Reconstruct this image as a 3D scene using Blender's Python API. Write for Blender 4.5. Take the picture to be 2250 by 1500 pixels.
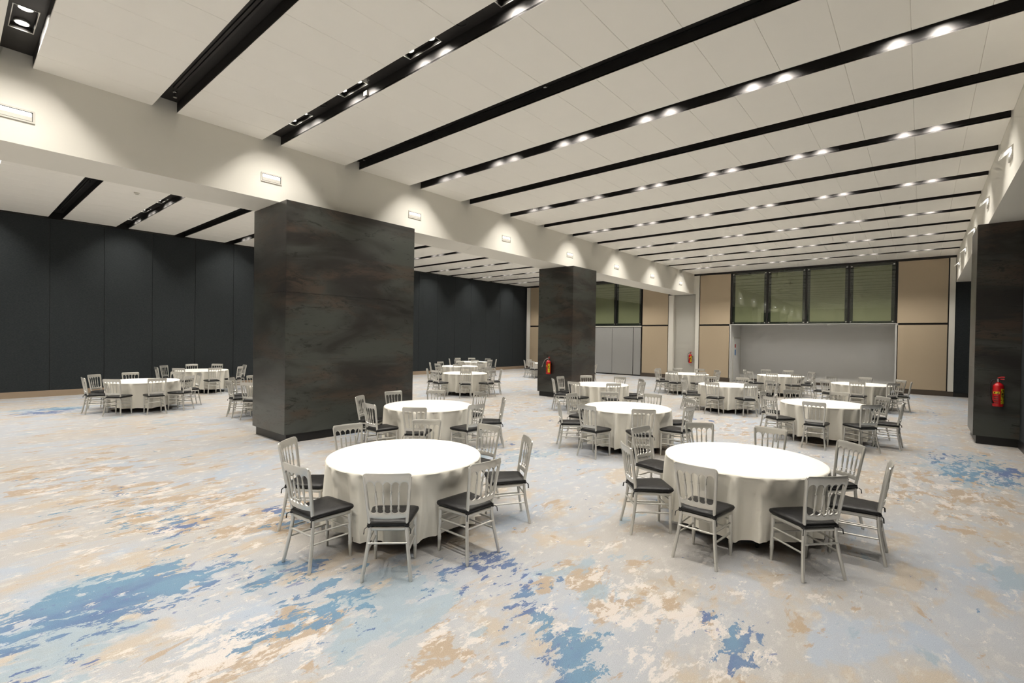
import bpy, math, random
from mathutils import Matrix, Vector
random.seed(7)
S = bpy.context.scene
COL = S.collection
PI = math.pi
for _o in list(bpy.data.objects):
    bpy.data.objects.remove(_o)

# ------------------------------------------------------------------ camera, world, exposure
def make_camera():
    yaw, pit, rol = (math.radians(a) for a in (40.299, -0.626, 0.88))
    F = Vector((-math.sin(yaw) * math.cos(pit), math.cos(yaw) * math.cos(pit), math.sin(pit)))
    R = Vector((math.cos(yaw), math.sin(yaw), 0))
    U = R.cross(F)
    R2 = R * math.cos(rol) + U * math.sin(rol)
    U2 = -R * math.sin(rol) + U * math.cos(rol)
    m = Matrix((R2, U2, -F)).transposed().to_4x4()
    m.translation = Vector((0, 0, 2.0))
    cd = bpy.data.cameras.new('camera')
    cd.sensor_fit = 'HORIZONTAL'; cd.sensor_width = 36.0
    cd.lens = 36.0 * 1061.285 / 2250.0
    cd.shift_y = 5.565 / 2250.0
    cd.clip_start = 0.05; cd.clip_end = 200
    c = bpy.data.objects.new('camera', cd); COL.objects.link(c)
    c.matrix_world = m
    S.camera = c
make_camera()
W = bpy.data.worlds.new('world'); S.world = W; W.use_nodes = True
W.node_tree.nodes['Background'].inputs[0].default_value = (1, .97, .92, 1)
W.node_tree.nodes['Background'].inputs[1].default_value = 0.0
S.view_settings.view_transform = 'Standard'
S.view_settings.look = 'None'
S.view_settings.exposure = 0.45
S.view_settings.gamma = 1.0
S.view_settings.use_curve_mapping = False
S.cycles.use_denoising = True
S.cycles.max_bounces = 6
S.cycles.diffuse_bounces = 5
S.cycles.glossy_bounces = 2
S.cycles.transparent_max_bounces = 6
S.cycles.use_adaptive_sampling = True
S.cycles.adaptive_threshold = 0.1
S.cycles.adaptive_min_samples = 12
S.cycles.sample_clamp_indirect = 8.0
S.cycles.caustics_reflective = False
S.cycles.caustics_refractive = False
LAMP_W = 95.0          # watts of each recessed downlight
LAMP_COL = (1.0, 0.95, 0.87)
ALCOVE_W = 15.0

# ------------------------------------------------------------------ room constants (metres)
ZC, ZB, ZS, ZL, ZR = 5.53, 4.479, 5.69, 5.752, 5.78   # ceiling, beam underside, slot top, lamp level, slab
BX, BXL = -9.173, -10.25               # left beam faces
RX, RXR = 0.986, 2.06                  # right beam faces
YB, YN = 25.571, -7.9                  # back wall, wall behind the camera
WX = -20.563                           # left wall
WRX = 1.5                              # partition under the right beam
S0, SP, SW = 0.451, 1.646, 0.328       # slot start, spacing, width
ZG = 2.87                              # joint between upper and lower back wall

# ------------------------------------------------------------------ materials
def srgb(r, g, b):
    f = lambda c: (c / 12.92 if c <= .04045 else ((c + .055) / 1.055) ** 2.4)
    return (f(r / 255), f(g / 255), f(b / 255), 1)
MATS = {}
def mat(name, col, rough=.6, metal=0., spec=.5, bump=None, var=None, coat=0.):
    m = bpy.data.materials.new(name); m.use_nodes = True
    nt = m.node_tree; b = nt.nodes['Principled BSDF']
    b.inputs['Base Color'].default_value = col
    b.inputs['Roughness'].default_value = rough
    b.inputs['Metallic'].default_value = metal
    b.inputs['Specular IOR Level'].default_value = spec
    b.inputs['Coat Weight'].default_value = coat
    if bump or var:
        tc = nt.nodes.new('ShaderNodeTexCoord')
    if var:      # (scale, amount)
        n = nt.nodes.new('ShaderNodeTexNoise'); n.inputs['Scale'].default_value = var[0]; n.inputs['Detail'].default_value = 5
        nt.links.new(tc.outputs['Object'], n.inputs['Vector'])
        mx = nt.nodes.new('ShaderNodeMix'); mx.data_type = 'RGBA'
        d = 1 - var[1]; l = 1 + var[1]
        mx.inputs[6].default_value = (col[0] * d, col[1] * d, col[2] * d, 1)
        mx.inputs[7].default_value = (min(1, col[0] * l), min(1, col[1] * l), min(1, col[2] * l), 1)
        nt.links.new(n.outputs[0], mx.inputs[0]); nt.links.new(mx.outputs[2], b.inputs['Base Color'])
    if bump:     # (scale, strength, distance)
        n = nt.nodes.new('ShaderNodeTexNoise'); n.inputs['Scale'].default_value = bump[0]; n.inputs['Detail'].default_value = 4
        nt.links.new(tc.outputs['Object'], n.inputs['Vector'])
        bp = nt.nodes.new('ShaderNodeBump'); bp.inputs['Strength'].default_value = bump[1]; bp.inputs['Distance'].default_value = bump[2]
        nt.links.new(n.outputs[0], bp.inputs['Height']); nt.links.new(bp.outputs[0], b.inputs['Normal'])
    MATS[name] = m
    return m
def emit(name, col, strength):
    m = bpy.data.materials.new(name); m.use_nodes = True
    b = m.node_tree.nodes['Principled BSDF']
    b.inputs['Base Color'].default_value = (.8, .8, .8, 1)
    b.inputs['Emission Color'].default_value = col
    b.inputs['Emission Strength'].default_value = strength
    m.cycles.emission_sampling = 'NONE'      # each lamp has its own light
    MATS[name] = m
mat('ceiling_white', srgb(248, 245, 238), .85, spec=.2, var=(3, .015))
mat('ceiling_void', srgb(225, 222, 214), .9, spec=.1)
mat('wall_white', srgb(228, 225, 216), .75, spec=.25, bump=(60, .05, .01))
mat('wall_grey', srgb(190, 188, 180), .75, spec=.25, bump=(60, .05, .01))
mat('alcove_white', srgb(200, 199, 195), .7, spec=.3)
mat('slot_black', srgb(60, 58, 57), .52, metal=.6, spec=.5, var=(6, .25))
mat('slot_matt', srgb(34, 32, 31), .6, spec=.4)
mat('trim_black', srgb(20, 19, 18), .4)
mat('baseboard_tan', srgb(150, 132, 112), .6)
mat('baseboard_dark', srgb(78, 68, 58), .5)
mat('beige_panel', srgb(186, 169, 144), .45, spec=.4, var=(.6, .05))
mat('door_grey', srgb(168, 168, 166), .35, spec=.5, metal=.25)
mat('glass_green', srgb(152, 153, 124), .5, spec=.3)
mat('frame_green', srgb(44, 50, 44), .4)
mat('chrome', srgb(205, 205, 205), .2, metal=1)
mat('lamp_ring', srgb(190, 188, 182), .3, metal=.6)
mat('box_white', srgb(205, 201, 192), .5)
mat('silver_paint', srgb(208, 206, 200), .32, metal=.68, spec=.5, var=(30, .03))
mat('vinyl_black', srgb(19, 18, 19), .42, spec=.38, bump=(25, .25, .01))
mat('tie_black', srgb(18, 17, 18), .7)
mat('cloth_white', srgb(232, 228, 217), .8, spec=.2, bump=(350, .08, .002))
mat('ply_top', srgb(150, 120, 84), .6, var=(9, .15))
mat('leg_black', srgb(22, 22, 22), .4, metal=.4)
mat('red_paint', srgb(190, 12, 22), .28, spec=.6, coat=.4)
mat('hose_black', srgb(22, 22, 22), .5)
mat('hose_grey', srgb(150, 148, 142), .4)
mat('print_black', srgb(40, 38, 20), .5)
mat('sign_red', srgb(170, 50, 45), .5)
mat('sign_blue', srgb(60, 110, 160), .5)
emit('lamp_glow', (1, .95, .86, 1), 26.0)
emit('sconce_glow', (.95, .98, 1, 1), 5.0)
emit('alcove_glow', (1, .97, .92, 1), 25.0)

def label_yellow():
    m = mat('label_yellow', srgb(214, 196, 40), .4)
    nt = m.node_tree; b = nt.nodes['Principled BSDF']
    tc = nt.nodes.new('ShaderNodeTexCoord'); n = nt.nodes.new('ShaderNodeTexNoise')
    n.inputs['Scale'].default_value = 40; n.inputs['Detail'].default_value = 1
    nt.links.new(tc.outputs['Object'], n.inputs['Vector'])
    r = nt.nodes.new('ShaderNodeValToRGB'); r.color_ramp.interpolation = 'CONSTANT'
    r.color_ramp.elements[0].color = srgb(70, 40, 25); r.color_ramp.elements[0].position = 0
    r.color_ramp.elements[1].color = srgb(214, 196, 40); r.color_ramp.elements[1].position = .42
    nt.links.new(n.outputs[0], r.inputs[0]); nt.links.new(r.outputs[0], b.inputs['Base Color'])
label_yellow()

def glass_pane():
    m = bpy.data.materials.new('pane_glass'); m.use_nodes = True; nt = m.node_tree
    nt.nodes.clear()
    o = nt.nodes.new('ShaderNodeOutputMaterial'); mx = nt.nodes.new('ShaderNodeMixShader')
    t = nt.nodes.new('ShaderNodeBsdfTransparent'); t.inputs[0].default_value = (.93, .95, .92, 1)
    g = nt.nodes.new('ShaderNodeBsdfGlossy'); g.inputs['Roughness'].default_value = .0
    f = nt.nodes.new('ShaderNodeFresnel'); f.inputs['IOR'].default_value = 1.55
    geo = nt.nodes.new('ShaderNodeNewGeometry'); ml = nt.nodes.new('ShaderNodeMath'); ml.operation = 'MULTIPLY_ADD'
    ml.inputs[1].default_value = 1 / 1.65 - 1.65; ml.inputs[2].default_value = 1.65
    nt.links.new(geo.outputs['Backfacing'], ml.inputs[0]); nt.links.new(ml.outputs[0], f.inputs['IOR'])
    nt.links.new(f.outputs[0], mx.inputs[0]); nt.links.new(t.outputs[0], mx.inputs[1]); nt.links.new(g.outputs[0], mx.inputs[2])
    nt.links.new(mx.outputs[0], o.inputs[0]); MATS['pane_glass'] = m
glass_pane()

class NT:
    """small helper for building maths in a node tree"""
    def __init__(s, nt): s.nt = nt
    def n(s, t, **k):
        x = s.nt.nodes.new(t)
        for a, v in k.items(): setattr(x, a, v)
        return x
    def put(s, sock, v):
        if hasattr(v, 'node'): s.nt.links.new(v, sock)
        else: sock.default_value = v
    def math(s, op, a, b=0., c=0., clamp=False):
        x = s.n('ShaderNodeMath', operation=op, use_clamp=clamp)
        s.put(x.inputs[0], a); s.put(x.inputs[1], b); s.put(x.inputs[2], c); return x.outputs[0]
    def noise(s, vec, scale, detail=2., rough=.5, dist=0., off=None):
        if off is not None:
            v = s.n('ShaderNodeVectorMath', operation='ADD'); s.put(v.inputs[0], vec); v.inputs[1].default_value = off; vec = v.outputs[0]
        x = s.n('ShaderNodeTexNoise'); s.put(x.inputs['Vector'], vec)
        x.inputs['Scale'].default_value = scale; x.inputs['Detail'].default_value = detail
        x.inputs['Roughness'].default_value = rough; x.inputs['Distortion'].default_value = dist
        return x.outputs[0]
    def scale(s, vec, sc):
        v = s.n('ShaderNodeVectorMath', operation='MULTIPLY'); s.put(v.inputs[0], vec); v.inputs[1].default_value = sc; return v.outputs[0]
    def step(s, v, lo, hi):
        x = s.n('ShaderNodeMapRange', interpolation_type='SMOOTHSTEP'); s.put(x.inputs[0], v)
        x.inputs[1].default_value = lo; x.inputs[2].default_value = hi; return x.outputs[0]
    def mix(s, f, a, b, mode='MIX'):
        x = s.n('ShaderNodeMix', data_type='RGBA', blend_type=mode)
        s.put(x.inputs[0], f); s.put(x.inputs[6], a); s.put(x.inputs[7], b); return x.outputs[2]
    def blob(s, vec, cx, cy, rx, ry):
        a = s.n('ShaderNodeVectorMath', operation='SUBTRACT'); s.put(a.inputs[0], vec); a.inputs[1].default_value = (cx, cy, 0)
        b = s.n('ShaderNodeVectorMath', operation='MULTIPLY'); s.put(b.inputs[0], a.outputs[0]); b.inputs[1].default_value = (1 / rx, 1 / ry, 0)
        l = s.n('ShaderNodeVectorMath', operation='LENGTH'); s.put(l.inputs[0], b.outputs[0])
        m = s.n('ShaderNodeMapRange', interpolation_type='SMOOTHSTEP'); s.put(m.inputs[0], l.outputs['Value'])
        m.inputs[1].default_value = 1.3; m.inputs[2].default_value = .2; return m.outputs[0]
    def blobs(s, vec, L):
        acc = None
        for cx, cy, rx, ry, w in L:
            v = s.math('MULTIPLY', s.blob(vec, cx, cy, rx, ry), w)
            acc = v if acc is None else s.math('ADD', acc, v)
        return acc

def carpet():
    m = bpy.data.materials.new('carpet'); m.use_nodes = True; nt = m.node_tree
    b = nt.nodes['Principled BSDF']; T = NT(nt)
    b.inputs['Roughness'].default_value = .95; b.inputs['Specular IOR Level'].default_value = .12
    P = T.n('ShaderNodeTexCoord').outputs['Object']
    Q = T.scale(P, (1.0, .5, 1.0))            # woven pattern runs along the hall
    big = T.noise(Q, .55, 3, .55)
    mid = T.noise(Q, 1.6, 5, .62, .3, (3.1, 7.7, 0))
    mid2 = T.noise(Q, 1.5, 5, .66, .4, (11.3, 2.2, 0))
    mid3 = T.noise(Q, 2.1, 5, .66, .3, (21.3, 12.2, 0))
    fine = T.noise(Q, 9, 5, .7, 0, (5, 5, 0))
    grain = T.noise(P, 160, 1, .7)
    def K(n, k): return T.math('MULTIPLY_ADD', n, k, .5 - .5 * k)
    # ground: warm grey to cool grey to beige
    base = T.mix(T.step(big, .40, .62), srgb(184, 179, 172), srgb(180, 183, 187))
    base = T.mix(T.math('MULTIPLY', T.step(K(mid3, 1.8), .52, .72), .8), base, srgb(190, 176, 157))
    base = T.mix(T.math('MULTIPLY', T.step(K(mid2, 1.8), .58, .74), .7), base, srgb(172, 183, 196))
    base = T.mix(T.math('MULTIPLY', T.step(fine, .52, .66), .5), base, srgb(206, 201, 194))
    # tan cloud with pale flecks
    tanB = T.blobs(P, [(-3.2, 1.1, .6, .8, .26), (-2.3, 2.2, .6, .6, .22), (-1.8, 3.45, .7, .6, .3), (-6.4, 1.8, 1.6, 1.2, .28), (-9.0, 1.3, 1.8, 1.1, .24), (-5.4, 4.6, 1.3, 1.1, .24), (.2, 8.9, 1.0, 2.0, .28), (-9.5, 10.2, 1.8, 1.8, .18), (-3.0, 11.8, 1.6, 1.4, .16), (-5.2, 2.4, .7, .7, .2)])
    tanN = T.math('ADD', K(T.noise(Q, 3.4, 5, .70, .4, (31, 4, 0)), 2.3), tanB)
    c = T.mix(T.math('MULTIPLY', T.step(tanN, .74, .86), .85), base, srgb(178, 158, 134))
    pale = T.math('ADD', K(T.noise(Q, 6.0, 5, .78, .2, (14, 44, 0)), 1.9), T.math('ADD', T.math('MULTIPLY', tanB, .5), T.blobs(P, [(-1.35, 3.5, .6, .65, .12), (-.9, 3.0, .6, .6, .08), (-3.3, .9, .6, .7, .12)])))
    c = T.mix(T.math('MULTIPLY', T.step(pale, .66, .78), .75), c, srgb(220, 211, 202))
    # soft teal field
    tealB = T.blobs(P, [(-3.15, 2.15, 1.1, .75, .42), (-2.15, 3.6, .5, .65, .28), (-4.4, .9, .9, 1.1, .28), (-5.6, 6.3, 1.1, 1.1, .28), (-16.6, 1.9, 1.1, 1.4, .26), (.55, 10.6, .8, 2.0, .3), (.6, 6.1, .35, .6, .3), (-2.9, 9.2, 1.1, 1, .18), (-13.6, 2.6, 1.6, 1.2, .16)])
    teal = T.step(T.math('ADD', K(T.noise(Q, 2.2, 5, .68, .3, (8, 60, 0)), 2.4), tealB), .80, .90)
    c = T.mix(T.math('MULTIPLY', teal, .8), c, srgb(158, 173, 181))
    # denim blue islands
    blueB = T.blobs(P, [(-4.5, .45, .8, .8, .37), (-4.7, 1.2, .5, .6, .40), (-4.2, 1.7, .55, .6, .28), (-3.3, 2.2, .9, .6, .22), (-3.3, 1.55, .5, .6, .18), (-2.9, 3.0, .5, .6, .22), (-1.9, 3.0, .5, .5, .16), (-6.9, 1.2, 1.4, .7, .12), (-2.35, 3.1, .5, .6, .22), (-1.66, 2.6, .4, .4, .34), (-.88, 3.4, .32, .5, .32), (-5.3, 2.5, .5, .5, .26), (-5.7, 6.3, 1.1, 1, .3), (-16.7, 1.75, 1.0, 1.1, .42), (.75, 10.8, .8, 1.8, .4), (-6.2, 1.75, 1.2, .7, .2), (-4.4, 12.6, 1, .8, .24), (-2.9, 9.6, .8, .7, .22), (.1, 18.5, .6, 1.4, .2), (-11.0, 8.5, 1.5, 1, .2)])
    bn = T.math('ADD', T.math('ADD', T.math('MULTIPLY', K(T.noise(Q, 2.2, 6, .6, .6, (70, 9, 0)), 2.6), .45), T.math('MULTIPLY', K(T.noise(Q, 9.0, 5, .72, .4, (17, 29, 0)), 3.0), .55)), blueB)
    blue = T.step(bn, .84, .90)
    bcol = T.mix(T.step(T.noise(Q, .9, 4, .6, 0, (1, 2, 0)), .44, .58), srgb(108, 142, 166), srgb(90, 109, 150))
    c = T.mix(T.math('MULTIPLY', blue, .9), c, bcol)
    fl = T.step(T.math('ADD', K(T.noise(Q, 8, 5, .75, .3, (40, 40, 0)), 2.0), T.math('MULTIPLY', blueB, .35)), .85, .92)
    c = T.mix(T.math('MULTIPLY', fl, .7), c, srgb(112, 124, 160))
    # pile grain
    v = T.math('ADD', T.math('MULTIPLY', grain, .7), .58)
    vv = T.n('ShaderNodeCombineColor'); [T.put(vv.inputs[i], v) for i in range(3)]
    c = T.mix(.75, c, vv.outputs[0], 'MULTIPLY')
    c = T.mix(1.0, c, (.765, .775, .795, 1), 'MULTIPLY')
    nt.links.new(c, b.inputs['Base Color'])
    bp = T.n('ShaderNodeBump'); bp.inputs['Strength'].default_value = .35; bp.inputs['Distance'].default_value = .006
    T.put(bp.inputs['Height'], T.noise(P, 220, 0, .6)); nt.links.new(bp.outputs[0], b.inputs['Normal'])
    MATS['carpet'] = m
carpet()

def steel():
    m = bpy.data.materials.new('blackened_steel'); m.use_nodes = True; nt = m.node_tree
    b = nt.nodes['Principled BSDF']; T = NT(nt)
    P = T.n('ShaderNodeNewGeometry').outputs['Position']
    A = T.scale(P, (.45, .45, 1.5)); Bv = T.scale(P, (1.0, 1.0, 3.4))
    n1 = T.noise(A, .9, 4, .55, .8); n2 = T.noise(A, 1.3, 5, .6, .6, (9, 3, 1)); n3 = T.noise(Bv, 1.6, 8, .75, 1.2, (2, 8, 5))
    cr = T.noise(T.scale(P, (.8, .8, 4.5)), 1.5, 7, .7, .8, (6, 1, 3))
    crack = T.math('MULTIPLY', T.step(T.math('ABSOLUTE', T.math('SUBTRACT', cr, .5)), .012, .004), T.step(n2, .46, .56))
    c = T.mix(T.step(n1, .36, .60), srgb(34, 30, 27), srgb(70, 73, 68))
    c = T.mix(T.math('MULTIPLY', T.step(n2, .49, .64), .7), c, srgb(80, 64, 51))
    c = T.mix(T.math('MULTIPLY', T.step(n3, .57, .61), .8), c, srgb(22, 20, 18))
    c = T.mix(T.math('MULTIPLY', crack, .85), c, srgb(18, 16, 15))
    nt.links.new(c, b.inputs['Base Color'])
    b.inputs['Metallic'].default_value = .45
    T.put(b.inputs['Roughness'], T.math('ADD', T.math('MULTIPLY', n2, .25), .30))
    b.inputs['Coat Weight'].default_value = .8; b.inputs['Coat Roughness'].default_value = .38
    MATS['blackened_steel'] = m
steel()

def fabric():
    m = bpy.data.materials.new('wall_fabric'); m.use_nodes = True; nt = m.node_tree
    b = nt.nodes['Principled BSDF']; T = NT(nt)
    P = T.n('ShaderNodeTexCoord').outputs['Object']
    n = T.noise(T.scale(P, (1, 1, 6)), 24, 5, .7)
    c = T.mix(T.step(n, .35, .65), srgb(38, 42, 44), srgb(51, 55, 57))
    nt.links.new(c, b.inputs['Base Color']); b.inputs['Roughness'].default_value = .9; b.inputs['Specular IOR Level'].default_value = .2
    bp = T.n('ShaderNodeBump'); bp.inputs['Strength'].default_value = .3; bp.inputs['Distance'].default_value = .004
    T.put(bp.inputs['Height'], n); nt.links.new(bp.outputs[0], b.inputs['Normal'])
    MATS['wall_fabric'] = m
fabric()

# ------------------------------------------------------------------ mesh helpers
class MB:
    def __init__(s): s.v = []; s.f = []
    def add(s, v, f):
        o = len(s.v); s.v += [tuple(p) for p in v]; s.f += [tuple(i + o for i in q) for q in f]; return s
    def box(s, x0, x1, y0, y1, z0, z1):
        v = [(x, y, z) for z in (z0, z1) for y in (y0, y1) for x in (x0, x1)]
        return s.add(v, [(0, 2, 3, 1), (4, 5, 7, 6), (0, 1, 5, 4), (2, 6, 7, 3), (0, 4, 6, 2), (1, 3, 7, 5)])
    def lathe(s, prof, n=12, c=(0, 0, 0), cap=True):
        """prof: list of (r, z) along +z"""
        v = []; f = []
        for r, z in prof:
            for i in range(n):
                a = 2 * PI * i / n; v.append((c[0] + r * math.cos(a), c[1] + r * math.sin(a), c[2] + z))
        for k in range(len(prof) - 1):
            for i in range(n):
                j = (i + 1) % n; f.append((k * n + i, k * n + j, (k + 1) * n + j, (k + 1) * n + i))
        if cap:
            f.append(tuple(range(n - 1, -1, -1))); f.append(tuple((len(prof) - 1) * n + i for i in range(n)))
        return s.add(v, f)
    def rod(s, p0, p1, prof, n=8):
        """lathe between two points; prof: (t, r)"""
        p0 = Vector(p0); p1 = Vector(p1); d = p1 - p0
        q = d.to_track_quat('Z', 'Y'); v = []; f = []
        for t, r in prof:
            for i in range(n):
                a = 2 * PI * i / n
                v.append(p0 + d * t + q @ Vector((r * math.cos(a), r * math.sin(a), 0)))
        for k in range(len(prof) - 1):
            for i in range(n):
                j = (i + 1) % n; f.append((k * n + i, k * n + j, (k + 1) * n + j, (k + 1) * n + i))
        f.append(tuple(range(n - 1, -1, -1))); f.append(tuple((len(prof) - 1) * n + i for i in range(n)))
        return s.add(v, f)
    def tube(s, pts, rx, ry=None, n=8, up=(0, 1, 0)):
        """swept elliptic tube; rx, ry may be lists"""
        P = [Vector(p) for p in pts]; m = len(P)
        rx = rx if isinstance(rx, (list, tuple)) else [rx] * m
        ry = rx if ry is None else (ry if isinstance(ry, (list, tuple)) else [ry] * m)
        v = []; f = []; up = Vector(up)
        for k in range(m):
            d = (P[min(k + 1, m - 1)] - P[max(k - 1, 0)]).normalized()
            sx = up.cross(d)
            if sx.length < 1e-4: sx = Vector((1, 0, 0)).cross(d)
            sx.normalize(); sy = d.cross(sx)
            for i in range(n):
                a = 2 * PI * (i + .5) / n
                v.append(P[k] + sx * rx[k] * math.cos(a) + sy * ry[k] * math.sin(a))
        for k in range(m - 1):
            for i in range(n):
                j = (i + 1) % n; f.append((k * n + i, k * n + j, (k + 1) * n + j, (k + 1) * n + i))
        f.append(tuple(range(n - 1, -1, -1))); f.append(tuple((m - 1) * n + i for i in range(n)))
        return s.add(v, f)
    def mesh(s, name, material, smooth=None):
        me = bpy.data.meshes.new(name); me.from_pydata(s.v, [], s.f); me.update()
        me.materials.append(MATS[material])
        if smooth is not None:
            for p in me.polygons: p.use_smooth = True
            me.set_sharp_from_angle(angle=math.radians(smooth))
        return me
    def obj(s, name, material, parent=None, smooth=None, loc=(0, 0, 0)):
        return link(name, s.mesh(name, material, smooth), parent, loc)
def link(name, me, parent=None, loc=(0, 0, 0), rz=0.):
    o = bpy.data.objects.new(name, me); COL.objects.link(o)
    o.parent = parent; o.location = loc; o.rotation_euler[2] = rz
    return o
def tag(o, label=None, cat=None, group=None, kind=None):
    if label: o['label'] = label
    if cat: o['category'] = cat
    if group: o['group'] = group
    if kind: o['kind'] = kind
    return o
def empty(name, loc=(0, 0, 0), rz=0., parent=None):
    o = bpy.data.objects.new(name, None); o.empty_display_size = .1; COL.objects.link(o)
    o.location = loc; o.rotation_euler[2] = rz; o.parent = parent; return o
def copy_tree(o, parent=None):
    c = o.copy(); COL.objects.link(c); c.parent = parent
    for ch in o.children: copy_tree(ch, c)
    return c
def box(name, material, x0, x1, y0, y1, z0, z1, parent=None):
    """box whose origin sits at the middle of its base"""
    cx, cy = (x0 + x1) / 2, (y0 + y1) / 2
    return MB().box(x0 - cx, x1 - cx, y0 - cy, y1 - cy, 0, z1 - z0).obj(name, material, parent, None, (cx, cy, z0))

# ------------------------------------------------------------------ floor, outer shell
tag(MB().box(WX - .3, WRX + .4, YN - .3, YB + 2.2, -.12, 0).obj('floor', 'carpet'), kind='structure')
ceil = tag(empty('ceiling'), kind='structure')
box('ceiling_slab', 'ceiling_void', WX - .3, RXR, YN - .3, YB + .2, ZR, ZR + .2, ceil)
tag(box('wall_near', 'wall_white', WX - .3, RXR, YN - .3, YN, 0, ZR), kind='structure')

# ------------------------------------------------------------------ ceiling bands of tiles, dark slots
def bands():
    out = []
    for i in range(-5, 15):
        a = S0 + i * SP + SW; b = S0 + (i + 1) * SP
        if i == 14: b = YB
        if a < YN: a = YN
        out.append((i, a, b))
    return out
def cells(x0, x1, phase, step=.655):
    k = math.ceil((x0 - phase) / step + .25); xs = [x0]
    while phase + k * step < x1 - .12: xs.append(phase + k * step); k += 1
    xs.append(x1); return list(zip(xs[:-1], xs[1:]))
G = .001
tile_cache = {}
def tile_mesh(w, l):
    key = (round(w, 3), round(l, 3))
    if key not in tile_cache:
        a, b, e = w / 2, l / 2, .004
        mb = MB()
        v = [(-a + e, -b + e, 0), (a - e, -b + e, 0), (a - e, b - e, 0), (-a + e, b - e, 0),
             (-a, -b, e), (a, -b, e), (a, b, e), (-a, b, e), (-a, -b, .026), (a, -b, .026), (a, b, .026), (-a, b, .026)]
        f = [(3, 2, 1, 0), (8, 9, 10, 11)] + [(i, (i + 1) % 4, 4 + (i + 1) % 4, 4 + i) for i in range(4)] + [(4 + i, 4 + (i + 1) % 4, 8 + (i + 1) % 4, 8 + i) for i in range(4)]
        tile_cache[key] = mb.add(v, f).mesh('ceiling_tile', 'ceiling_white')
    return tile_cache[key]
def tile_field(x0, x1, phase):
    C = cells(x0, x1, phase); far = MB()
    for i, a, b in bands():
        for c0, c1 in C:
            if i >= 0:
                link('ceiling_tile', tile_mesh(c1 - c0 - 2 * G, b - a), ceil, ((c0 + c1) / 2, (a + b) / 2, ZC))
            else:
                far.box(c0 + G, c1 - G, a, b, ZC, ZC + .026)
        # carrier above the joints and the lipped edges of the band
    tag(far.obj('ceiling_tiles', 'ceiling_white', ceil), kind='stuff')
    for i, a, b in bands():
        box('tile_carrier', 'ceiling_void', x0, x1, a + .012, b - .012, ZC + .026, ZC + .05, ceil)
main_ceiling_x = (BX, RX); side_ceiling_x = (WX, BXL)
tile_field(BX, RX, -.155)
tile_field(WX, BXL, -14.84)
MAIN_X = [-8.17 + 1.615 * k for k in range(6)]
SIDE_X = [-11.35 - 1.62 * k for k in range(6)]
def slots(x0, x1, xs):
    for i in range(-4, 15):
        y0 = S0 + i * SP; y1 = y0 + SW
        t = empty('ceiling_slot', ((x0 + x1) / 2, (y0 + y1) / 2, ZC), 0, ceil)
        h = (x1 - x0) / 2; w = SW / 2; lit = i % 2 == 0
        for s in (-1, 1):
            MB().box(-h, h, min(s * w, s * (w + .011)), max(s * w, s * (w + .011)), .004, ZS - ZC).obj('side_panel', 'slot_black', t)
        if lit:
            cx = (x0 + x1) / 2; cur = -h
            for x in sorted(xs):
                MB().box(cur, x - cx - .31, -w - .01, w + .01, ZS - ZC, ZS - ZC + .02).obj('top_panel', 'slot_black', t)
                for s in (-1, 1): MB().box(x - cx - .31, x - cx + .31, min(s * (w + .01), s * .106), max(s * (w + .01), s * .106), ZS - ZC, ZS - ZC + .02).obj('top_panel', 'slot_black', t)
                cur = x - cx + .31
            MB().box(cur, h, -w - .01, w + .01, ZS - ZC, ZS - ZC + .02).obj('top_panel', 'slot_black', t)
        else:
            MB().box(-h, h, -w - .01, w + .01, ZS - ZC + .01, ZS - ZC + .03).obj('top_panel', 'slot_matt', t)
            for k in range(4):
                y = -w + .03 + k * .05
                MB().box(-h + .55, h - .55, y, y + .032, ZS - ZC - .014, ZS - ZC + .01).obj('diffuser_bar', 'slot_black', t)
slots(BX, RX, MAIN_X)
slots(WX, BXL, SIDE_X)

# ------------------------------------------------------------------ beams
tag(box('ceiling_beam', 'wall_white', BXL, BX, YN, YB, ZB, ZR), 'wide white dropped beam running over the two middle columns', kind='structure')
tag(box('ceiling_beam', 'wall_white', RX, RXR, YN, YB, ZB, ZR), 'white dropped beam along the right side above the column with extinguisher', kind='structure')

# ------------------------------------------------------------------ left wall of fabric panels
wl = tag(empty('wall_left', (WX, 0, 0)), kind='structure')
box('wall_core', 'trim_black', -.25, -.02, YN, YB, 0, ZR, wl)
y = 2.14 - 1.305 * 8
while y < YB:
    a = max(y, YN) + .006; b = min(y + 1.305, YB) - .006
    if b - a > .1: box('fabric_panel', 'wall_fabric', -.02, 0, a, b, .19, ZC - .05, wl)
    y += 1.305
tag(box('baseboard_left', 'baseboard_tan', WX - .02, WX + .012, YN, YB, 0, .185), kind='structure')
tag(box('trim_1', 'trim_black', WX - .02, WX + .01, YN, YB, ZC - .05, ZC + .002), kind='structure')

# ------------------------------------------------------------------ right partition under the beam
wr = tag(empty('wall_right', (WRX, 0, 0)), kind='structure')
box('wall_core', 'trim_black', .02, .2, YN, YB, 0, ZB, wr)
y = YN
while y < YB:
    a = y + .006; b = min(y + 1.305, YB) - .006
    if b - a > .1: box('fabric_panel', 'wall_fabric', 0, .02, a, b, .17, ZB, wr)
    y += 1.305
tag(box('baseboard_right', 'trim_black', WRX - .014, WRX + .02, YN, YB, 0, .165), kind='structure')

# ------------------------------------------------------------------ back wall
wb = tag(empty('wall_back', (0, YB, 0)), kind='structure')
def bp(name, m, x0, x1, y0, y1, z0, z1): return box(name, m, x0, x1, y0, y1, z0, z1, wb)
AX0, AX1 = -7.30, -.85                       # alcove opening, main bay
LX1 = -12.12; LX0 = LX1 - 4 * 1.6125         # glazed part of the side bay
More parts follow.
